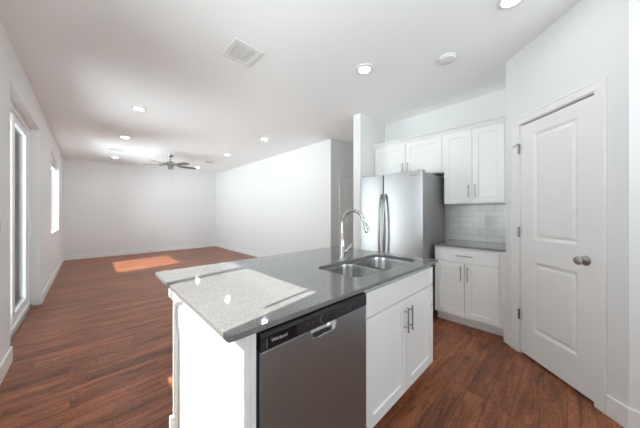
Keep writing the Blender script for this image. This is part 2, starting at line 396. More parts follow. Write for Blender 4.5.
# outside: only an added sun-blocking slab over the sliding door, built last
BH, BT = 0.13, 0.014
def base(name, boxes):
    bm = bmesh.new()
    for b_ in boxes: box(bm, *b_, 0, BH)
    return struct(name, bm, 'trim', bevel=0.003)
base('baseboard_left', [(XL, XL + BT, YR, 3.30), (XL, XL + BT, 5.05, YF), ])
base('baseboard_far', [(XL + BT, XR, YF - BT, YF)])
base('baseboard_right', [(XR - BT, XR, 3.278 - BT, YF - BT)])
base('baseboard_hall', [(XR, 3.715, 3.278 - BT, 3.278), (4.62, 6.2, 3.278 - BT, 3.278), (2.885 - BT, 2.885, 2.125, 2.254 + BT), (2.885, 6.2, 2.254, 2.254 + BT)])
bm = bmesh.new()
prism(bm, [(PA.x, PA.y + 0.0), dpt(0.080, 0), dpt(0.080, BT), (PA.x, PA.y + BT * 1.414)], 0, BH)
prism(bm, [dpt(0.842, 0), dpt(0.946, 0), (PB.x, YR), (PB.x - BT, YR), (PB.x - BT, PB.y + 0.006), dpt(0.842, BT)], 0, BH)
struct('baseboard_pantry', bm, 'trim', bevel=0.003)

# ---------- windows in the left wall (sill at 0.89, blinds stacked at the top)
def window(n, Wn):
    y0, y1, z0, z1 = Wn
    xf = -0.60
    e = bpy.data.objects.new('window_%d' % n, None); C.objects.link(e); e.location = (xf, (y0 + y1) / 2, z0); e['kind'] = 'structure'
    bm = bmesh.new(); fw = 0.045; x0, x1 = xf - 0.06, xf + 0.0
    box(bm, x0, x1, y0, y0 + fw, z0, z1); box(bm, x0, x1, y1 - fw, y1, z0, z1)
    box(bm, x0, x1, y0 + fw, y1 - fw, z0, z0 + fw); box(bm, x0, x1, y0 + fw, y1 - fw, z1 - fw, z1)
    obj('window_frame', bm, 'vinyl', e, bevel=0.003)
    ym = (y0 + y1) / 2
    obj('mullion', B(x0 + 0.01, x1 + 0.004, ym - 0.028, ym + 0.028, z0 + fw, z1 - fw), 'vinyl', e, bevel=0.002)
    for a, b_ in ((y0 + fw, ym - 0.028), (ym + 0.028, y1 - fw)):
        obj('window_pane', B(x0 + 0.026, x0 + 0.030, a, b_, z0 + fw, z1 - fw), 'glass', e)
    obj('window_sill', B(xf, XL + 0.001, y0, y1, z0 - 0.012, z0 + 0.006), 'trim', e, bevel=0.003)
    return e
window(1, WIN1); window(2, WIN2)
def blind(Wn, label):
    y0, y1, z0, z1 = Wn
    t = thing('window_blind', label, 'blind', (-0.55, (y0 + y1) / 2, z1), 'raised window blinds')
    obj('headrail', B(-0.595, -0.53, y0 + 0.01, y1 - 0.01, z1 - 0.05, z1 - 0.002), 'vinyl', t, bevel=0.003)
    bm = bmesh.new()
    for k in range(14): box(bm, -0.588, -0.538, y0 + 0.015, y1 - 0.015, z1 - 0.06 - k * 0.008, z1 - 0.056 - k * 0.008)
    obj('slat_stack', bm, 'slats', t)
    obj('bottom_rail', B(-0.59, -0.536, y0 + 0.013, y1 - 0.013, z1 - 0.185, z1 - 0.169), 'vinyl', t, bevel=0.003)
    bm = bmesh.new(); tube(bm, [(-0.520, y0 + 0.112, z1 - 0.05), (-0.520, y0 + 0.114, z1 - 0.30), (-0.520, y0 + 0.116, z1 - 0.50)], 0.0095, 8)
    obj('tilt_wand', bm, 'vinyl', t, smooth=True)
    bm = bmesh.new()
    for s in (-0.05, 0.06): tube(bm, [(-0.527, y1 - 0.35 + s * 0.3, z1 - 0.05), (-0.52, y1 - 0.35 + s, z1 - 0.26)], 0.0028, 6)
    obj('lift_cord', bm, 'vinyl', t, smooth=True)
blind(WIN1, 'white blind raised to the top of the window beside the kitchen island')
blind(WIN2, 'white blind raised above the far left window with cords hanging below')
# unseen window added behind the camera to let in fill light
e = bpy.data.objects.new('window_3', None); C.objects.link(e); e.location = (0.9, YR - 0.1, 0.95); e['kind'] = 'structure'
bm = bmesh.new()
for q in ((-0.1, -0.05, 0.9, 2.4), (1.85, 1.9, 0.9, 2.4), (-0.05, 1.85, 0.9, 0.95), (-0.05, 1.85, 2.35, 2.4), (0.87, 0.93, 0.95, 2.35)): box(bm, q[0], q[1], YR - 0.13, YR - 0.07, q[2], q[3])
obj('window_frame', bm, 'vinyl', e); obj('window_pane', B(-0.05, 1.85, YR - 0.102, YR - 0.098, 0.95, 2.35), 'glass', e)

# ---------- sliding glass door (door_1)
y0, y1, z0, z1 = DOOR
e = bpy.data.objects.new('door_1', None); C.objects.link(e); e.location = (-0.60, (y0 + y1) / 2, 0); e['kind'] = 'structure'
xo, xi = -0.68, -0.567
bm = bmesh.new()
box(bm, xo, xi, y0, y0 + 0.035, 0.03, z1); box(bm, xo, xi, y1 - 0.035, y1, 0.03, z1); box(bm, xo, xi, y0 + 0.035, y1 - 0.035, z1 - 0.045, z1)
box(bm, xo + 0.05, xi - 0.045, y0 + 0.035, y1 - 0.035, z1 - 0.06, z1 - 0.045)
obj('door_frame', bm, 'vinyl', e, bevel=0.003)
obj('threshold', B(xi + 0.0005, xi + 0.022, y0, y1, 0.001, 0.026), 'bronze', e, bevel=0.002)
bm = bmesh.new(); box(bm, xo, xi, y0, y1, 0.001, 0.045); box(bm, xi - 0.012, xi, y0, y1, 0.045, 0.062)
obj('sill_track', bm, 'vinyl', e, bevel=0.002)
def leaf(a, b_, xa, xb, st):
    bm = bmesh.new(); zb, zt = 0.05, z1 - 0.062
    box(bm, xa, xb, a, a + st, zb, zt); box(bm, xa, xb, b_ - st, b_, zb, zt)
    box(bm, xa, xb, a + st, b_ - st, zb, zb + 0.11); box(bm, xa, xb, a + st, b_ - st, zt - 0.07, zt)
    o = obj('door_panel', bm, 'vinyl', e, bevel=0.004)
    obj('door_pane', B((xa + xb) / 2 - 0.003, (xa + xb) / 2 + 0.003, a + st, b_ - st, zb + 0.11, zt - 0.07), 'glass', o)
    return o
ym = (y0 + y1) / 2
leaf(y0 + 0.037, ym + 0.045, xo + 0.01, xo + 0.045, 0.09)
lf = leaf(ym - 0.045, y1 - 0.037, xi - 0.055, xi - 0.015, 0.11)
hy = y1 - 0.08; bm = bmesh.new(); tube(bm, [(xi - 0.0155, hy, 0.95), (xi + 0.015, hy, 0.96), (xi + 0.015, hy, 1.14), (xi - 0.0155, hy, 1.15)], 0.008, 10)
obj('door_handle', bm, 'vinyl', lf, smooth=True)

# ---------- panelled interior doors
RAISED = [(0.004, -0.002), (0.022, -0.010), (0.026, -0.010), (0.045, -0.003)]
def lathe_knob(parent, O, N):
    bm = bmesh.new(); lathe(bm, O, N, [(0, 0), (0, 0.033), (0.003, 0.034), (0.008, 0.031), (0.010, 0.020), (0.014, 0.013), (0.024, 0.0115), (0.032, 0.014), (0.038, 0.022), (0.046, 0.0275), (0.055, 0.028), (0.063, 0.0235), (0.067, 0.014), (0.068, 0)], 32)
    return obj('knob', bm, 'nickel', parent, smooth=True)
# pantry door (door_2), jamb and casing
O = PA.copy()
e2 = bpy.data.objects.new('door_2', None); C.objects.link(e2); p = PA + DS * 0.475; e2.location = (p.x, p.y, 0); e2['kind'] = 'structure'
S0, S1 = 0.179, 0.770
O2 = PA + DN * (-0.038)
leaf2 = obj('door_slab', slab(O2, DS, Z_, DN, S0, S1, 0.018, 2.048, 0.035, [(0.303, 0.662, 1.04, 1.946), (0.303, 0.662, 0.257, 0.850)], RAISED), 'door', e2)
bm = bmesh.new(); J0, J1 = 0.170, 0.780
frame_box(bm, PA, DS, Z_, DN, J0, S0 - 0.003, 0, 2.07, -TH, 0.0); frame_box(bm, PA, DS, Z_, DN, S1 + 0.003, J1, 0, 2.07, -TH, 0.0)
frame_box(bm, PA, DS, Z_, DN, J0, J1, 2.060, 2.07, -TH, 0.0)
obj('door_jamb', bm, 'trim', e2)
def casing(parent, O, U, N, a0, a1, b0, b1, top, name='casing', e=0.0):
    """a0..a1 left board, b0..b1 right board, head board above; profiled with a thin back band"""
    bm = bmesh.new()
    frame_box(bm, O, U, Z_, N, a0, a1, 0, top, 0.0005, 0.014 + e); frame_box(bm, O, U, Z_, N, b0, b1, 0, top, 0.0005, 0.014 + e)
    frame_box(bm, O, U, Z_, N, a0, b1, top, top + (b1 - b0), 0.0005, 0.014 + e)
    frame_box(bm, O, U, Z_, N, a0, a0 + 0.012, 0, top + (b1 - b0), 0.014 + e, 0.018 + e); frame_box(bm, O, U, Z_, N, b1 - 0.012, b1, 0, top + (b1 - b0), 0.014 + e, 0.018 + e)
    frame_box(bm, O, U, Z_, N, a0 + 0.012, b1 - 0.012, top + (b1 - b0) - 0.012, top + (b1 - b0), 0.014 + e, 0.018 + e)
    return obj(name, bm, 'trim', parent, bevel=0.002)
casing(e2, PA, DS, DN, 0.082, 0.172, 0.776, 0.840, 2.066)
for zc in (1.80, 1.05, 0.31):
    bm = bmesh.new(); lathe(bm, PA + DS * 0.174 + DN * 0.0185 + Z_ * zc, Z_, [(0, 0), (0, 0.0065), (0.09, 0.0065), (0.09, 0.0)], 12)
    frame_box(bm, PA, DS, Z_, DN, 0.166, 0.186, zc, zc + 0.09, 0.0141, 0.016)
    if zc > 1.7: tube(bm, [PA + DS * 0.174 + DN * 0.0185 + Z_ * (zc + 0.092), PA + DS * 0.160 + DN * 0.030 + Z_ * (zc + 0.085), PA + DS * 0.135 + DN * 0.035 + Z_ * (zc + 0.072), PA + DS * 0.118 + DN * 0.03 + Z_ * (zc + 0.075)], 0.004, 8)
    obj('hinge', bm, 'hinge', leaf2, smooth=True)
lathe_knob(leaf2, PA + DS * 0.712 + DN * (-0.003) + Z_ * 0.942, DN)
# hall door (door_3)
e3 = bpy.data.objects.new('door_3', None); C.objects.link(e3); e3.location = (4.16, 3.278, 0); e3['kind'] = 'structure'
O3 = Vector((0, 3.278, 0)); N3 = Vector((0, -1, 0))
leaf3 = obj('door_slab', slab(O3 + N3 * 0.0005, X_, Z_, N3, 3.775, 4.545, 0.015, 2.034, 0.016, [(3.905, 4.415, 1.05, 1.93), (3.905, 4.415, 0.25, 0.85)], [(0.004, -0.003), (0.016, -0.014), (0.024, -0.014), (0.045, -0.004)]), 'door', e3)
casing(e3, O3, X_, N3, 3.715, 3.768, 4.552, 4.605, 2.046, e=0.012)
for zc in (1.76, 1.02, 0.3):
    bm = bmesh.new(); lathe(bm, O3 + X_ * 3.772 + N3 * 0.019 + Z_ * zc, Z_, [(0, 0), (0, 0.007), (0.09, 0.007), (0.09, 0)], 10); obj('hinge', bm, 'hinge', leaf3, smooth=True)
lathe_knob(leaf3, O3 + X_ * 4.48 + N3 * 0.0055 + Z_ * 0.94, N3)

# ------------------------------------------------------------ kitchen cabinets
def bar_pull(parent, c, along, out, L, r=0.0055):
    c = Vector(c); along = Vector(along); out = Vector(out)
    bm = bmesh.new(); tube(bm, [c + out * 0.028 - along * L / 2, c + out * 0.028 + along * L / 2], r, 12)
    for s in (-1, 1): tube(bm, [c + along * s * L * 0.32 + out * 0.0003, c + along * s * L * 0.32 + out * 0.028], r * 0.8, 10)
    return obj('pull', bm, 'nickel', parent, smooth=True)
CT = 0.905; CB = 0.885
Ym = Vector((0, -1, 0)); Xm = Vector((-1, 0, 0))
DTH = 0.019
def door_on(parent, name, plane, axis, a, b_, za, zb, stile=0.062, flat=False):
    """a leaf hung in front of a face; axis 'x' = face looks to -X (plane is x, a..b along Y), 'y' = face looks to -Y"""
    if axis == 'x': O, U, N = Vector((plane, 0, 0)), Y_, Xm
    else: O, U, N = Vector((0, plane, 0)), X_, Ym
    pan = [] if flat else [(a + stile, b_ - stile, za + stile, zb - stile)]
    o = obj(name, slab(O + N * 0.0005, U, Z_, N, a, b_, za, zb, DTH, pan, SHAKER), 'cab', parent, bevel=0.0016)
    return o
# --- right wall: base cabinet
FX = 2.98                                   # cabinet box face; leaves stand proud of it
t = thing('base_cabinet', 'white shaker base cabinet with one drawer over two doors beside the fridge', 'cabinet', ((FX + K) / 2, 0.775, 0))
bm = bmesh.new(); box(bm, FX, K - 0.002, 0.4205, 1.098, 0.105, CB - 0.001)
obj('cabinet_body', bm, 'cab', t, bevel=0.001)
obj('toe_kick', B(3.055, K - 0.01, 0.4205, 1.098, 0.001, 0.105), 'cab', t)
dr = door_on(t, 'drawer', FX, 'x', 0.478, 1.094, 0.722, 0.862, flat=True); bar_pull(dr, (FX - DTH - 0.0005, 0.780, 0.792), Y_, Xm, 0.155)
d1 = door_on(t, 'door', FX, 'x', 0.788, 1.094, 0.118, 0.706); bar_pull(d1, (FX - DTH - 0.0005, 0.817, 0.60), Z_, Xm, 0.165)
d2 = door_on(t, 'door', FX, 'x', 0.478, 0.782, 0.118, 0.706); bar_pull(d2, (FX - DTH - 0.0005, 0.751, 0.60), Z_, Xm, 0.165)
# worktop on it
def counter_plain(name, x0, x1, y0, y1):
    return obj(name, B(x0, x1, y0, y1, CB, CT), 'quartz', None, ((x0 + x1) / 2, (y0 + y1) / 2, CB), bevel=0.003)
tag(counter_plain('countertop', 2.935, K - 0.001, 0.4205, 1.112), 'short grey quartz countertop below the tiled backsplash', 'countertop')
# backsplash
bs = obj('tile_backsplash', B(K - 0.009, K - 0.001, 0.4205, 1.112, CT + 0.0005, 1.374), 'tile', None, (K, 0.77, CT))
tag(bs, 'white glossy subway tile backsplash between counter and wall cabinet', 'backsplash')
# --- wall cabinets
UX = 3.27
t = thing('wall_cabinet', 'tall white two-door wall cabinet above the tiled backsplash', 'cabinet', ((UX + K) / 2, 0.76, 1.376), 'white shaker wall cabinets')
obj('cabinet_body', B(UX, K - 0.001, 0.4205, 1.093, 1.376, 2.262), 'cab', t, bevel=0.001)
d1 = door_on(t, 'door', UX, 'x', 0.785, 1.088, 1.392, 2.250); bar_pull(d1, (UX - DTH - 0.0005, 0.815, 1.525), Z_, Xm, 0.15)
d2 = door_on(t, 'door', UX, 'x', 0.478, 0.779, 1.392, 2.250); bar_pull(d2, (UX - DTH - 0.0005, 0.749, 1.525), Z_, Xm, 0.15)
t = thing('wall_cabinet', 'short white two-door wall cabinet above the refrigerator', 'cabinet', ((UX + K) / 2, 1.61, 1.79), 'white shaker wall cabinets')
obj('cabinet_body', B(UX, K - 0.001, 1.095, 2.123, 1.785, 2.262), 'cab', t, bevel=0.001)
d1 = door_on(t, 'door', UX, 'x', 1.611, 2.105, 1.795, 2.250); bar_pull(d1, (UX - DTH - 0.0005, 1.643, 1.905), Z_, Xm, 0.15)
d2 = door_on(t, 'door', UX, 'x', 1.125, 1.602, 1.795, 2.250); bar_pull(d2, (UX - DTH - 0.0005, 1.568, 1.905), Z_, Xm, 0.15)
# crown moulding: cove profile swept along Y
bm = bmesh.new()
prof = [(UX - 0.002, 2.2625), (UX - 0.012, 2.2625), (UX - 0.016, 2.270), (UX - 0.022, 2.284), (UX - 0.036, 2.300), (UX - 0.054, 2.309), (UX - 0.058, 2.312), (UX - 0.058, 2.324), (UX + 0.03, 2.324), (UX + 0.03, 2.2625)]
ra = [bm.verts.new((x, 0.4205, z)) for x, z in prof]; rb = [bm.verts.new((x, 2.1235, z)) for x, z in prof]
for k in range(len(prof)): bm.faces.new([ra[k], ra[(k + 1) % len(prof)], rb[(k + 1) % len(prof)], rb[k]])
bm.faces.new(ra); bm.faces.new(rb[::-1])
tag(obj('crown_molding', bm, 'cab', None, (UX, 1.27, 2.262)), 'white crown molding running along the top of the wall cabinets', 'molding')

# ------------------------------------------------------------ refrigerator (side by side)
fy0, fy1, fg = 1.162, 2.062, 1.680
t = thing('refrigerator', 'stainless steel side-by-side refrigerator with dark grey sides', 'refrigerator', (3.15, 1.61, 0))
obj('body', B(2.838, 3.52, fy0 + 0.004, fy1 - 0.004, 0.03, 1.748), 'darkbody', t, bevel=0.006)
obj('gasket', B(2.828, 2.838, fy0 + 0.012, fy1 - 0.012, 0.07, 1.745), 'gasket', t)
obj('base_grille', B(2.82, 2.837, fy0 + 0.02, fy1 - 0.02, 0.012, 0.062), 'black', t)
def fdoor(a, b_):
    bm = bmesh.new(); n = 14; fr = []; 
    for k in range(n + 1):
        u = k / n; y = a + (b_ - a) * u; bow = 0.006 * (1 - (2 * u - 1) ** 2); fr.append((2.783 - bow, y))
    poly = [(2.828, a)] + [(2.792, a)] + [(fr[0][0] + 0.001, a + 0.004)] + fr[1:-1] + [(fr[-1][0] + 0.001, b_ - 0.004), (2.792, b_), (2.828, b_)]
    prism(bm, poly, 0.07, 1.764)
    return obj('door', bm, 'steel_fridge', t, bevel=0.003, smooth=True)
fd1 = fdoor(fy0, fg - 0.004); fd2 = fdoor(fg + 0.004, fy1)
for dd, yc in ((fd1, fg - 0.035), (fd2, fg + 0.027)):
    bm = bmesh.new(); pts = []; rr = []
    for k in range(21):
        u = k / 20; z = 0.52 + (1.51 - 0.52) * u; q = 1 - (2 * u - 1) ** 2; pts.append((2.771 - 0.058 * q ** 0.75, yc, z)); rr.append(0.0145 if 0 < k < 20 else 0.011)
    tube(bm, pts, rr, 16)
    obj('handle', bm, 'nickel', dd, smooth=True)
for yc in (fy0 + 0.05, fy1 - 0.05):
    obj('hinge_cover', B(2.795, 2.90, yc - 0.03, yc + 0.03, 1.7645, 1.778), 'darkbody', t, bevel=0.004)
text_mesh('brand_name', 'Whirlpool', 0.026, 'badge', fd1, Vector((2.7775, 1.318, 1.708)), Ym, Z_, Xm)

# ------------------------------------------------------------ island
IX0, IX1, IY0, IY1 = 0.294, 1.946, 0.690, 1.751
FY = 0.742                                         # cabinet box face
SX0, SX1, SY0, SY1 = 1.072, 1.838, 0.800, 1.172    # sink cut-out
def rrect(x0, x1, y0, y1, r, n=8):
    if not isinstance(r, (list, tuple)): r = [r] * 4
    pts = []
    for (cx, cy, a0), q in zip(((x1 - r[0], y1 - r[0], 0), (x0 + r[1], y1 - r[1], 90), (x0 + r[2], y0 + r[2], 180), (x1 - r[3], y0 + r[3], 270)), r):
        for k in range(n + 1):
            a = math.radians(a0 + 90 * k / n); pts.append((cx + q * math.cos(a), cy + q * math.sin(a)))
    return pts
bm = bmesh.new()
outer = rrect(IX0, IX1, IY0, IY1, 0.008, 3); hole = rrect(SX0, SX1, SY0, SY1, 0.085, 10)
def loop(pts, z):
    v = [bm.verts.new((x, y, z)) for x, y in pts]; return v, [bm.edges.new((v[k], v[(k + 1) % len(v)])) for k in range(len(v))]
vo, eo = loop(outer, CT); vh, eh = loop(hole, CT)
bmesh.ops.triangle_fill(bm, edges=eo + eh, use_beauty=True)
vo2, eo2 = loop(outer, CB); vh2, eh2 = loop(hole, CB)
bmesh.ops.triangle_fill(bm, edges=eo2 + eh2, use_beauty=True)
for a, b_ in ((vo, vo2), (vh, vh2)):
    for k in range(len(a)): bm.faces.new([a[k], a[(k + 1) % len(a)], b_[(k + 1) % len(a)], b_[k]])
ic = obj('countertop', bm, 'quartz', None, (1.12, 1.22, CB), bevel=0.0025)
tag(ic, 'large grey speckled quartz countertop on the kitchen island around the sink', 'countertop')
# two pale dots on the stone are mirrored ceiling lamps; none are painted
t = thing('kitchen_sink', 'undermount double-bowl stainless steel sink set in the island countertop', 'sink', ((SX0 + SX1) / 2, (SY0 + SY1) / 2, 0.70))
DV = 1.432
def bowl(x0, x1, y0, y1, r, depth):
    bm = bmesh.new(); lv = [(0.0, CB - 0.0015), (0.006, CB - 0.004), (0.010, CB - 0.03), (0.018, CB - depth + 0.05), (0.030, CB - depth + 0.018), (0.055, CB - depth + 0.003), (0.12, CB - depth)]
    rings = []
    for ins, z in lv:
        rr = [max(0.02, q - ins * 0.6) for q in r]
        rings.append([bm.verts.new((x, y, z)) for x, y in rrect(x0 + ins, x1 - ins, y0 + ins, y1 - ins, rr, 8)])
    for a, b_ in zip(rings, rings[1:]):
        for k in range(len(a)): bm.faces.new([a[k], a[(k + 1) % len(a)], b_[(k + 1) % len(a)], b_[k]])
    bm.faces.new(rings[-1])
    o = obj('bowl', bm, 'steel_sink', t, smooth=True)
    m = bmesh.new(); lathe(m, ((x0 + x1) / 2, (y0 + y1) / 2 + 0.04, CB - depth + 0.0005), Z_, [(0, 0), (0.0, 0.02), (-0.0, 0.035), (0.003, 0.045), (0.0, 0.05)], 24)
    obj('drain', m, 'nickel', o, smooth=True)
bowl(SX0 - 0.006, DV - 0.013, SY0 - 0.006, SY1 + 0.006, [0.075, 0.09, 0.09, 0.075], 0.19)
bowl(DV + 0.013, SX1 + 0.006, SY0 - 0.006, SY1 + 0.006, [0.09, 0.075, 0.075, 0.09], 0.19)
bm = bmesh.new(); ha = rrect(DV - 0.012, SX1 + 0.0, SY0, SY1, 0.08)
# divider deck between the bowls: saddle with the bowls' corner cut-outs filled
pts = []
for k in range(17):
    u = k / 16; y = SY0 - 0.004 + (SY1 - SY0 + 0.008) * u; dd = min(u, 1 - u) * (SY1 - SY0 + 0.008); wv = 0.0135 + (0.075 - math.sqrt(max(0, 0.075 ** 2 - (0.075 - min(dd, 0.075)) ** 2)))
    pts.append((y, min(wv, 0.085), CB - 0.003 - 0.006 * math.sin(PI * u)))
l = [bm.verts.new((DV - wv, y, z)) for y, wv, z in pts]; m_ = [bm.verts.new((DV, y, z + 0.0015)) for y, wv, z in pts]; r_ = [bm.verts.new((DV + wv, y, z)) for y, wv, z in pts]
l2 = [bm.verts.new((DV - wv, y, z - 0.004)) for y, wv, z in pts]; r2 = [bm.verts.new((DV + wv, y, z - 0.004)) for y, wv, z in pts]
for k in range(16):
    for a, b_ in ((l, m_), (m_, r_), (r_, r2), (r2, l2), (l2, l)): bm.faces.new([a[k], a[k + 1], b_[k + 1], b_[k]])
obj('divider', bm, 'steel_sink', t, smooth=True)
bm = bmesh.new()                                        # flange the bowls hang from, clamped under the stone
o1 = rrect(SX0 - 0.02, SX1 + 0.02, SY0 - 0.02, SY1 + 0.02, 0.1, 8); o2 = rrect(SX0 - 0.004, SX1 + 0.004, SY0 - 0.004, SY1 + 0.004, 0.088, 8)
a = [bm.verts.new((x, y, CB - 0.001)) for x, y in o1]; b_ = [bm.verts.new((x, y, CB - 0.001)) for x, y in o2]
a2 = [bm.verts.new((x, y, CB - 0.003)) for x, y in o1]; b2 = [bm.verts.new((x, y, CB - 0.003)) for x, y in o2]
for k in range(len(a)):
    j = (k + 1) % len(a)
    for p_, q_ in ((a, b_), (b_, b2), (b2, a2), (a2, a)): bm.faces.new([p_[k], p_[j], q_[j], q_[k]])
obj('rim', bm, 'steel_sink', t)
# faucet
FXc, FYc = 1.443, 1.236
t = thing('kitchen_faucet', 'chrome gooseneck pull-down faucet standing behind the island sink', 'faucet', (FXc, FYc, CT))
bm = bmesh.new(); lathe(bm, (FXc, FYc, CT + 0.0003), Z_, [(0, 0), (0, 0.027), (0.006, 0.027), (0.010, 0.023), (0.045, 0.0205), (0.10, 0.0185), (0.15, 0.0145), (0.155, 0.0125), (0.155, 0)], 28)
obj('base', bm, 'chrome', t, smooth=True)
pts = [(FXc, FYc, CT + 0.15), (FXc, FYc, CT + 0.21), (FXc, FYc, CT + 0.275)]
R = 0.105; zc = CT + 0.275
for k in range(1, 13):
    a = math.radians(158 * k / 12); pts.append((FXc, FYc - R + R * math.cos(a), zc + R * math.sin(a)))
bm = bmesh.new(); tube(bm, pts, 0.0128, 16); obj('spout', bm, 'chrome', t, smooth=True)
e_ = Vector(pts[-1]); dr_ = Vector((0, -math.sin(math.radians(158)), math.cos(math.radians(158)))).normalized()
bm = bmesh.new(); lathe(bm, e_, dr_, [(-0.004, 0), (-0.004, 0.0128), (0.012, 0.0135), (0.014, 0.0122), (0.018, 0.0138), (0.045, 0.0168), (0.086, 0.0198), (0.096, 0.0198), (0.10, 0.017), (0.10, 0)], 24)
sh = obj('spray_head', bm, 'chrome', t, smooth=True)
bm = bmesh.new(); c_ = e_ + dr_ * 0.05 + Vector((0, -0.0168, -0.008)); tube(bm, [c_ - dr_ * 0.02, c_, c_ + dr_ * 0.02], [0.005, 0.0065, 0.005], 10); obj('spray_button', bm, 'hinge', sh, smooth=True)
bm = bmesh.new(); tube(bm, [(FXc + 0.012, FYc, CT + 0.052), (FXc + 0.048, FYc, CT + 0.052)], 0.0145, 18)
tube(bm, [(FXc + 0.043, FYc, CT + 0.054), (FXc + 0.062, FYc, CT + 0.072), (FXc + 0.098, FYc - 0.004, CT + 0.098), (FXc + 0.118, FYc - 0.006, CT + 0.112)], [0.0095, 0.0075, 0.0058, 0.0055], 12)
obj('lever', bm, 'chrome', t, smooth=True)
# sink base cabinet
t = thing('sink_base_cabinet', 'white shaker sink base cabinet with false drawer front and two doors in the island', 'cabinet', (1.47, 1.04, 0))
bm = bmesh.new()
CX0, CX1 = 1.028, 1.918
box(bm, CX0, CX0 + 0.018, FY, 1.348, 0.105, CB - 0.001); box(bm, CX1 - 0.018, CX1, FY, 1.348, 0.105, CB - 0.001); box(bm, CX1 - 0.018, CX1, FY + 0.075, 1.348, 0.001, 0.105)
box(bm, CX0 + 0.018, CX1 - 0.018, 1.335, 1.348, 0.105, CB - 0.001); box(bm, CX0 + 0.018, CX1 - 0.018, FY + 0.02, 1.335, 0.105, 0.123)
box(bm, CX0 + 0.018, CX0 + 0.05, FY, FY + 0.02, 0.105, CB - 0.001); box(bm, CX1 - 0.05, CX1 - 0.018, FY, FY + 0.02, 0.105, CB - 0.001)
box(bm, CX0 + 0.05, CX1 - 0.05, FY, FY + 0.02, 0.69, CB - 0.02 - 0.001); box(bm, CX0 + 0.05, CX1 - 0.05, FY, FY + 0.02, CB - 0.021, CB - 0.001); box(bm, CX0 + 0.05, CX1 - 0.05, FY, FY + 0.02, 0.105, 0.15)
obj('cabinet_body', bm, 'cab', t)
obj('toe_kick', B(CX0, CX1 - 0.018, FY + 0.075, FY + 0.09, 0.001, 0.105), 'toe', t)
door_on(t, 'false_drawer', FY, 'y', 1.032, 1.912, 0.723, 0.853, flat=True)
d1 = door_on(t, 'door', FY, 'y', 1.032, 1.4725, 0.120, 0.711); bar_pull(d1, (1.446, FY - DTH - 0.0005, 0.592), Z_, Ym, 0.155)
d2 = door_on(t, 'door', FY, 'y', 1.4785, 1.912, 0.120, 0.711); bar_pull(d2, (1.503, FY - DTH - 0.0005, 0.592), Z_, Ym, 0.155)
# left end panel with filler stile
t = thing('cabinet_end_panel', 'white end panel closing the island beside the dishwasher', 'cabinet panel', (0.385, 1.04, 0))
obj('side_panel', B(0.366, 0.384, FY - 0.016, 1.3475, 0.001, CB - 0.001), 'cab', t, bevel=0.001)
obj('filler_stile', B(0.3845, 0.405, FY - 0.016, FY + 0.004, 0.001, CB - 0.001), 'cab', t, bevel=0.001)
# dishwasher
t = thing('dishwasher', 'stainless steel built-in dishwasher with black control strip in the island', 'dishwasher', (0.72, 1.02, 0))
dx0, dx1, DY = 0.4165, 1.0255, 0.720
obj('tub', B(dx0 + 0.004, dx1 - 0.004, DY + 0.045, 1.33, 0.10, 0.866), 'gasket', t)
# steel door front with rounded notch for the pocket handle
nx0, nx1, nz, ztop, zbot = 0.645, 0.798, 0.752, 0.793, 0.105
notch = []
for k in range(9):
    a = math.radians(180 + 90 * k / 8); notch.append((nx0 + 0.03 + 0.03 * math.cos(a), nz + 0.03 + 0.03 * math.sin(a)))
for k in range(9):
    a = math.radians(270 + 90 * k / 8); notch.append((nx1 - 0.03 + 0.03 * math.cos(a), nz + 0.03 + 0.03 * math.sin(a)))
poly = [(dx0, zbot), (dx0, ztop), (nx0, ztop)] + notch + [(nx1, ztop), (dx1, ztop), (dx1, zbot)]
bm = bmesh.new()
fa = [bm.verts.new((x, DY, z)) for x, z in poly]; fb = [bm.verts.new((x, DY + 0.044, z)) for x, z in poly]
ed = [bm.edges.new((fa[k], fa[(k + 1) % len(fa)])) for k in range(len(fa))]; bmesh.ops.triangle_fill(bm, edges=ed, use_beauty=True)
ed = [bm.edges.new((fb[k], fb[(k + 1) % len(fb)])) for k in range(len(fb))]; bmesh.ops.triangle_fill(bm, edges=ed, use_beauty=True)
for k in range(len(fa)): bm.faces.new([fa[k], fa[(k + 1) % len(fa)], fb[(k + 1) % len(fb)], fb[k]])
sd = obj('door_panel', bm, 'steel_dw', t, bevel=0.0015)
# scooped pocket behind the notch
bm = bmesh.new(); prev = None
for ins, yy in ((0.0, DY + 0.001), (0.002, DY + 0.003), (0.006, DY + 0.014), (0.014, DY + 0.025), (0.022, DY + 0.028)):
    ring = []
    for k in range(9):
        a = math.radians(180 + 90 * k / 8); rr = 0.0295 - ins * 0.4; ring.append(bm.verts.new((nx0 + 0.0005 + ins + rr + rr * math.cos(a), yy, nz + 0.0005 + ins * 0.8 + rr + rr * math.sin(a))))
    for k in range(9):
        a = math.radians(270 + 90 * k / 8); rr = 0.0295 - ins * 0.4; ring.append(bm.verts.new((nx1 - 0.0005 - ins - rr + rr * math.cos(a), yy, nz + 0.0005 + ins * 0.8 + rr + rr * math.sin(a))))
    ring = [bm.verts.new((nx0 + 0.0005 + ins, yy, ztop + 0.002))] + ring + [bm.verts.new((nx1 - 0.0005 - ins, yy, ztop + 0.002))]
    if prev:
        for k in range(len(ring) - 1): bm.faces.new([prev[k], prev[k + 1], ring[k + 1], ring[k]])
    prev = ring
bm.faces.new(prev)
obj('pocket_handle', bm, 'steel_sink', sd, smooth=True)
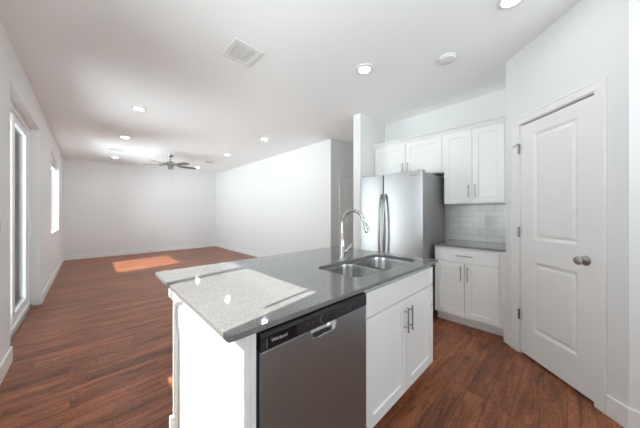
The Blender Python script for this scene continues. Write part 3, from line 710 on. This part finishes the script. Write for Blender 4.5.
# black control strip, slightly proud with a chamfered top
bm = bmesh.new(); pr_ = [(DY - 0.003, 0.795), (DY - 0.003, 0.846), (DY + 0.006, 0.858), (DY + 0.044, 0.861), (DY + 0.044, 0.803), (DY + 0.02, 0.795)]
ra = [bm.verts.new((dx0, y, z)) for y, z in pr_]; rb = [bm.verts.new((dx1, y, z)) for y, z in pr_]
for k in range(6): bm.faces.new([ra[k], ra[(k + 1) % 6], rb[(k + 1) % 6], rb[k]])
bm.faces.new(ra); bm.faces.new(rb[::-1])
cp = obj('control_panel', bm, 'black', t, bevel=0.0012)
obj('badge_window', B(dx0 + 0.026, dx0 + 0.155, DY - 0.0042, DY - 0.0032, 0.800, 0.843), 'blackgloss', cp)
obj('badge_edge', B(dx0 + 0.022, dx0 + 0.0255, DY - 0.0042, DY - 0.0032, 0.803, 0.835), 'printdim', cp)
fyv = DY - 0.0045
text_mesh('brand_name', 'Whirlpool', 0.0165, 'print', cp, Vector((0.457, fyv, 0.819)), X_, Z_, Ym, 0.0003)
bm = bmesh.new()
for k in range(24):                                      # ring printed around the start button
    a0 = 2 * PI * k / 24; a1 = 2 * PI * (k + 1) / 24
    q = [(0.0165, a0), (0.0180, a0), (0.0180, a1), (0.0165, a1)]
    if PI * 0.45 < a0 < PI * 1.5: bm.faces.new([bm.verts.new((0.714 + r0 * math.cos(a), DY - 0.0035, 0.822 + r0 * math.sin(a))) for r0, a in q])
obj('start_button_ring', bm, 'print', cp)
for x, z, w_, h_ in ((0.625, 0.824, 0.006, 0.004), (0.65, 0.824, 0.006, 0.004), (0.728, 0.826, 0.005, 0.004), (0.80, 0.826, 0.007, 0.005), (0.83, 0.820, 0.012, 0.003), (0.872, 0.830, 0.010, 0.0035), (0.872, 0.818, 0.012, 0.0035), (0.895, 0.830, 0.008, 0.0035), (0.895, 0.818, 0.010, 0.0035), (0.918, 0.832, 0.012, 0.005), (0.918, 0.819, 0.012, 0.003), (0.945, 0.826, 0.006, 0.004)):
    bm = bmesh.new(); box(bm, x, x + w_, DY - 0.0040, DY - 0.0032, z, z + h_); obj('button_mark', bm, 'printdim', cp)
obj('kick_plate', B(dx0 + 0.004, dx1 - 0.004, DY + 0.07, DY + 0.08, 0.004, 0.098), 'black', t)
# knee wall at the back of the island carrying the overhang
kw = struct('wall_island', B(0.343, 1.918, 1.350, 1.450, 0, CB - 0.001), 'trim')
obj('end_casing', B(0.326, 0.3428, 1.433, 1.474, 0.0, CB - 0.001), 'trim', kw, bevel=0.002)
obj('corner_board', B(0.3432, 1.918, 1.4502, 1.468, 0.0, CB - 0.001), 'trim', kw)
obj('apron', B(0.308, 0.3426, 1.350, 1.480, 0.822, CB - 0.001), 'trim', kw, bevel=0.002)
obj('plinth', B(0.311, 0.3258, 1.433, 1.484, 0.0, 0.18), 'trim', kw, bevel=0.002)

# ------------------------------------------------------------ plates: outlets and switches
def plate(name, label, cat, O, U, N, gangs='outlet', wd=0.07, ht=0.115, group=None):
    O = Vector(O); t = thing(name, label, cat, O, group)
    bm = bmesh.new(); frame_box(bm, O, U, Z_, N, -wd / 2, wd / 2, -ht / 2, ht / 2, 0.0006, 0.006); pl = obj('cover_plate', bm, 'plastic', t, bevel=0.002)
    if gangs == 'outlet':
        for s in (-1, 1):
            bm = bmesh.new(); frame_box(bm, O, U, Z_, N, -0.016, 0.016, s * 0.024 - 0.014, s * 0.024 + 0.014, 0.0061, 0.0075); so = obj('socket', bm, 'plastic', t, bevel=0.002)
            bm = bmesh.new()
            for q in (-0.007, 0.007): frame_box(bm, O, U, Z_, N, q - 0.0012, q + 0.0012, s * 0.024 - 0.004, s * 0.024 + 0.006, 0.0076, 0.0080)
            obj('slots', bm, 'slot', so)
    elif gangs == 'switch2':
        for s in (-1, 1):
            bm = bmesh.new(); frame_box(bm, O, U, Z_, N, s * 0.023 - 0.016, s * 0.023 + 0.016, -0.033, 0.033, 0.0061, 0.009); obj('rocker', bm, 'plastic', t, bevel=0.0015)
    else:
        bm = bmesh.new(); frame_box(bm, O, U, Z_, N, -0.006, 0.006, -0.006, 0.006, 0.0061, 0.009); obj('jack', bm, 'plastic', t)
    return t
plate('wall_outlet', 'white double outlet on the subway tile backsplash', 'outlet', (K - 0.009, 0.680, 1.160), Ym, Xm, wd=0.078, ht=0.125)
plate('wall_outlet', 'white outlet on the far living room wall near the sun patch', 'outlet', (1.602, YF, 0.35), X_, Ym)
plate('wall_outlet', 'white outlet low on the left wall below the far window', 'outlet', (XL, 5.69, 0.378), Y_, X_)
plate('wall_outlet', 'white outlet on the end of the island knee wall under the countertop', 'outlet', (0.343, 1.391, 0.725), Y_, Xm, wd=0.07, ht=0.12)
plate('light_switch', 'white two-rocker light switch at the left edge of the photo', 'switch', (XL, 3.075, 1.16), Y_, X_, 'switch2', wd=0.115)
plate('wall_jack', 'small white jack plate high on the living room right wall', 'wall plate', (XR, 4.72, 1.117), Ym, Xm, 'jack')

# ------------------------------------------------------------ ceiling fixtures
def downlight(x, y, label):
    t = thing('recessed_light', label, 'ceiling light', (x, y, H), 'recessed ceiling lights')
    bm = bmesh.new(); lathe(bm, (x, y, H - 0.0004), (0, 0, -1), [(0, 0.055), (0.004, 0.055), (0.011, 0.060), (0.011, 0.072), (0.006, 0.088), (0.0, 0.090)], 36); obj('trim_ring', bm, 'plastic', t, smooth=True)
    bm = bmesh.new(); lathe(bm, (x, y, H - 0.0004), (0, 0, -1), [(0.0, 0), (0.006, 0.0), (0.006, 0.056), (0.0, 0.056)], 36); obj('lens', bm, 'lens' if y < 3 else 'lens_living', t)
downlight(2.031, 1.444, 'lit recessed light on the kitchen ceiling beside the bright reflected patch')
downlight(2.090, 0.265, 'lit recessed light cut off by the top edge of the photo')
downlight(0.513, 4.204, 'nearest and largest of the three lit recessed lights in the left row')
downlight(0.511, 5.975, 'middle one of the three lit recessed lights in the left row')
downlight(0.504, 8.300, 'farthest of the left row recessed lights, just past a small vent')
downlight(2.525, 4.202, 'nearest of the three lit recessed lights in the right row')
downlight(2.525, 5.970, 'middle one of the three lit recessed lights in the right row')
downlight(2.538, 8.328, 'farthest of the right row recessed lights, seen by the fan blade tip')
downlight(0.513, 1.444, 'added recessed fill light over the left end of the island, unseen above the frame')  # unseen lamp added to brighten the kitchen side
downlight(0.513, 0.265, 'added recessed fill light near the kitchen window, unseen above the frame')  # another out-of-view lamp added for fill
downlight(1.500, -1.10, 'added recessed fill light over the kitchen, unseen behind the camera')  # lamp added behind the camera to lift the room light
t = thing('smoke_detector', 'round white detector disc on the ceiling near the wall cabinets', 'detector', (2.45, 0.796, H))
bm = bmesh.new(); lathe(bm, (2.45, 0.796, H - 0.0004), (0, 0, -1), [(0, 0), (0.0, 0.078), (0.010, 0.080), (0.012, 0.076), (0.0125, 0)], 40); obj('mounting_ring', bm, 'plastic', t, smooth=True)
bm = bmesh.new(); lathe(bm, (2.45, 0.796, H - 0.0132), (0, 0, -1), [(0, 0), (0.0, 0.070), (0.010, 0.068), (0.014, 0.060), (0.015, 0)], 40); obj('cover', bm, 'plastic', t, smooth=True)
def vent(x0, x1, y0, y1, label, nsl, div, fr):
    t = thing('air_vent', label, 'vent', ((x0 + x1) / 2, (y0 + y1) / 2, H))
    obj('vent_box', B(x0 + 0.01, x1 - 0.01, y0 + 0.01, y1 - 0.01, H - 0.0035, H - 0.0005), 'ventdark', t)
    bm = bmesh.new(); za, zb = H - 0.014, H - 0.0036
    box(bm, x0, x0 + fr, y0, y1, za, zb); box(bm, x1 - fr, x1, y0, y1, za, zb); box(bm, x0 + fr, x1 - fr, y0, y0 + fr, za, zb); box(bm, x0 + fr, x1 - fr, y1 - fr, y1, za, zb)
    obj('vent_frame', bm, 'plastic', t, bevel=0.003)
    bm = bmesh.new()
    for k in range(nsl):
        yy = y0 + fr + (y1 - y0 - 2 * fr) * (k + 0.5) / nsl; w_ = (y1 - y0 - 2 * fr) / nsl * 0.30
        box(bm, x0 + fr, x1 - fr, yy - w_, yy + w_, H - 0.010, H - 0.007)
    for k in range(div):
        xx = x0 + fr + (x1 - x0 - 2 * fr) * (k + 1) / (div + 1); box(bm, xx - 0.003, xx + 0.003, y0 + fr, y1 - fr, H - 0.0125, H - 0.0102)
    obj('louvers', bm, 'plastic', t)
vent(0.882, 1.154, 1.930, 2.225, 'large white square ceiling vent grille above the open kitchen side', 22, 2, 0.045)
vent(0.33, 0.60, 7.24, 7.36, 'small ceiling vent between the last two left row recessed lights', 2, 0, 0.012)
vent(2.36, 2.63, 7.19, 7.31, 'small ceiling vent right of the ceiling fan', 2, 0, 0.012)
# ceiling fan
fx, fy = 1.503, 7.032
t = thing('ceiling_fan', 'brushed nickel five-blade ceiling fan in the living room', 'ceiling fan', (fx, fy, H), )
bm = bmesh.new(); lathe(bm, (fx, fy, H - 0.0004), (0, 0, -1), [(0, 0), (0, 0.072), (0.012, 0.072), (0.045, 0.055), (0.058, 0.03), (0.06, 0)], 28); obj('canopy', bm, 'nickel', t, smooth=True)
bm = bmesh.new(); tube(bm, [(fx, fy, H - 0.055), (fx, fy, H - 0.17)], 0.013, 12); obj('downrod', bm, 'nickel', t, smooth=True)
bm = bmesh.new(); lathe(bm, (fx, fy, H - 0.16), (0, 0, -1), [(0, 0), (0, 0.03), (0.015, 0.06), (0.03, 0.090), (0.045, 0.108), (0.10, 0.108), (0.115, 0.09), (0.12, 0.07), (0.125, 0.055), (0.17, 0.052), (0.178, 0.03), (0.18, 0)], 36); obj('motor_housing', bm, 'nickel', t, smooth=True)
zb = H - 0.268
for k in range(5):
    a = math.radians(5 + 72 * k); d = Vector((math.cos(a), math.sin(a), 0)); n_ = Vector((-math.sin(a), math.cos(a), 0))
    P0 = Vector((fx, fy, zb))
    bm = bmesh.new(); ring = []
    outl = [(0.20, -0.050), (0.30, -0.062), (0.56, -0.068), (0.615, -0.055), (0.635, -0.02), (0.635, 0.02), (0.615, 0.055), (0.56, 0.068), (0.30, 0.062), (0.20, 0.050)]
    for q, zz in ((0.0, 0.0), (0.006, 0.006)):
        ring.append([bm.verts.new(P0 + d * r0 + n_ * s_ + Z_ * (zz - s_ * 0.21)) for r0, s_ in outl])
    bm.faces.new(ring[0]); bm.faces.new(ring[1][::-1])
    for j in range(len(outl)): bm.faces.new([ring[0][j], ring[0][(j + 1) % len(outl)], ring[1][(j + 1) % len(outl)], ring[1][j]])
    bl = obj('blade', bm, 'fanblade', t)
    bm = bmesh.new(); tube(bm, [P0 + d * 0.12 + Z_ * 0.022, P0 + d * 0.17 + Z_ * 0.012, P0 + d * 0.26 + Z_ * 0.009], [0.014, 0.018, 0.022], 10, flat=0.3)
    obj('blade_arm', bm, 'nickel', bl, smooth=True)
bm = bmesh.new(); tube(bm, [(fx + 0.03, fy - 0.03, H - 0.33), (fx + 0.03, fy - 0.03, H - 0.64)], 0.0016, 6); lathe(bm, (fx + 0.03, fy - 0.03, H - 0.64), (0, 0, -1), [(0, 0), (0.002, 0.006), (0.03, 0.008), (0.036, 0)], 12)
obj('pull_chain', bm, 'nickel', t, smooth=True)

# ------------------------------------------------------------ outside
struct('sun_blocker_slab', B(-3.6, XL - WT - 0.005, 2.72, 5.75, 2.62, 2.78), 'sun_blocker')  # unseen slab added to keep direct sun out of the sliding door
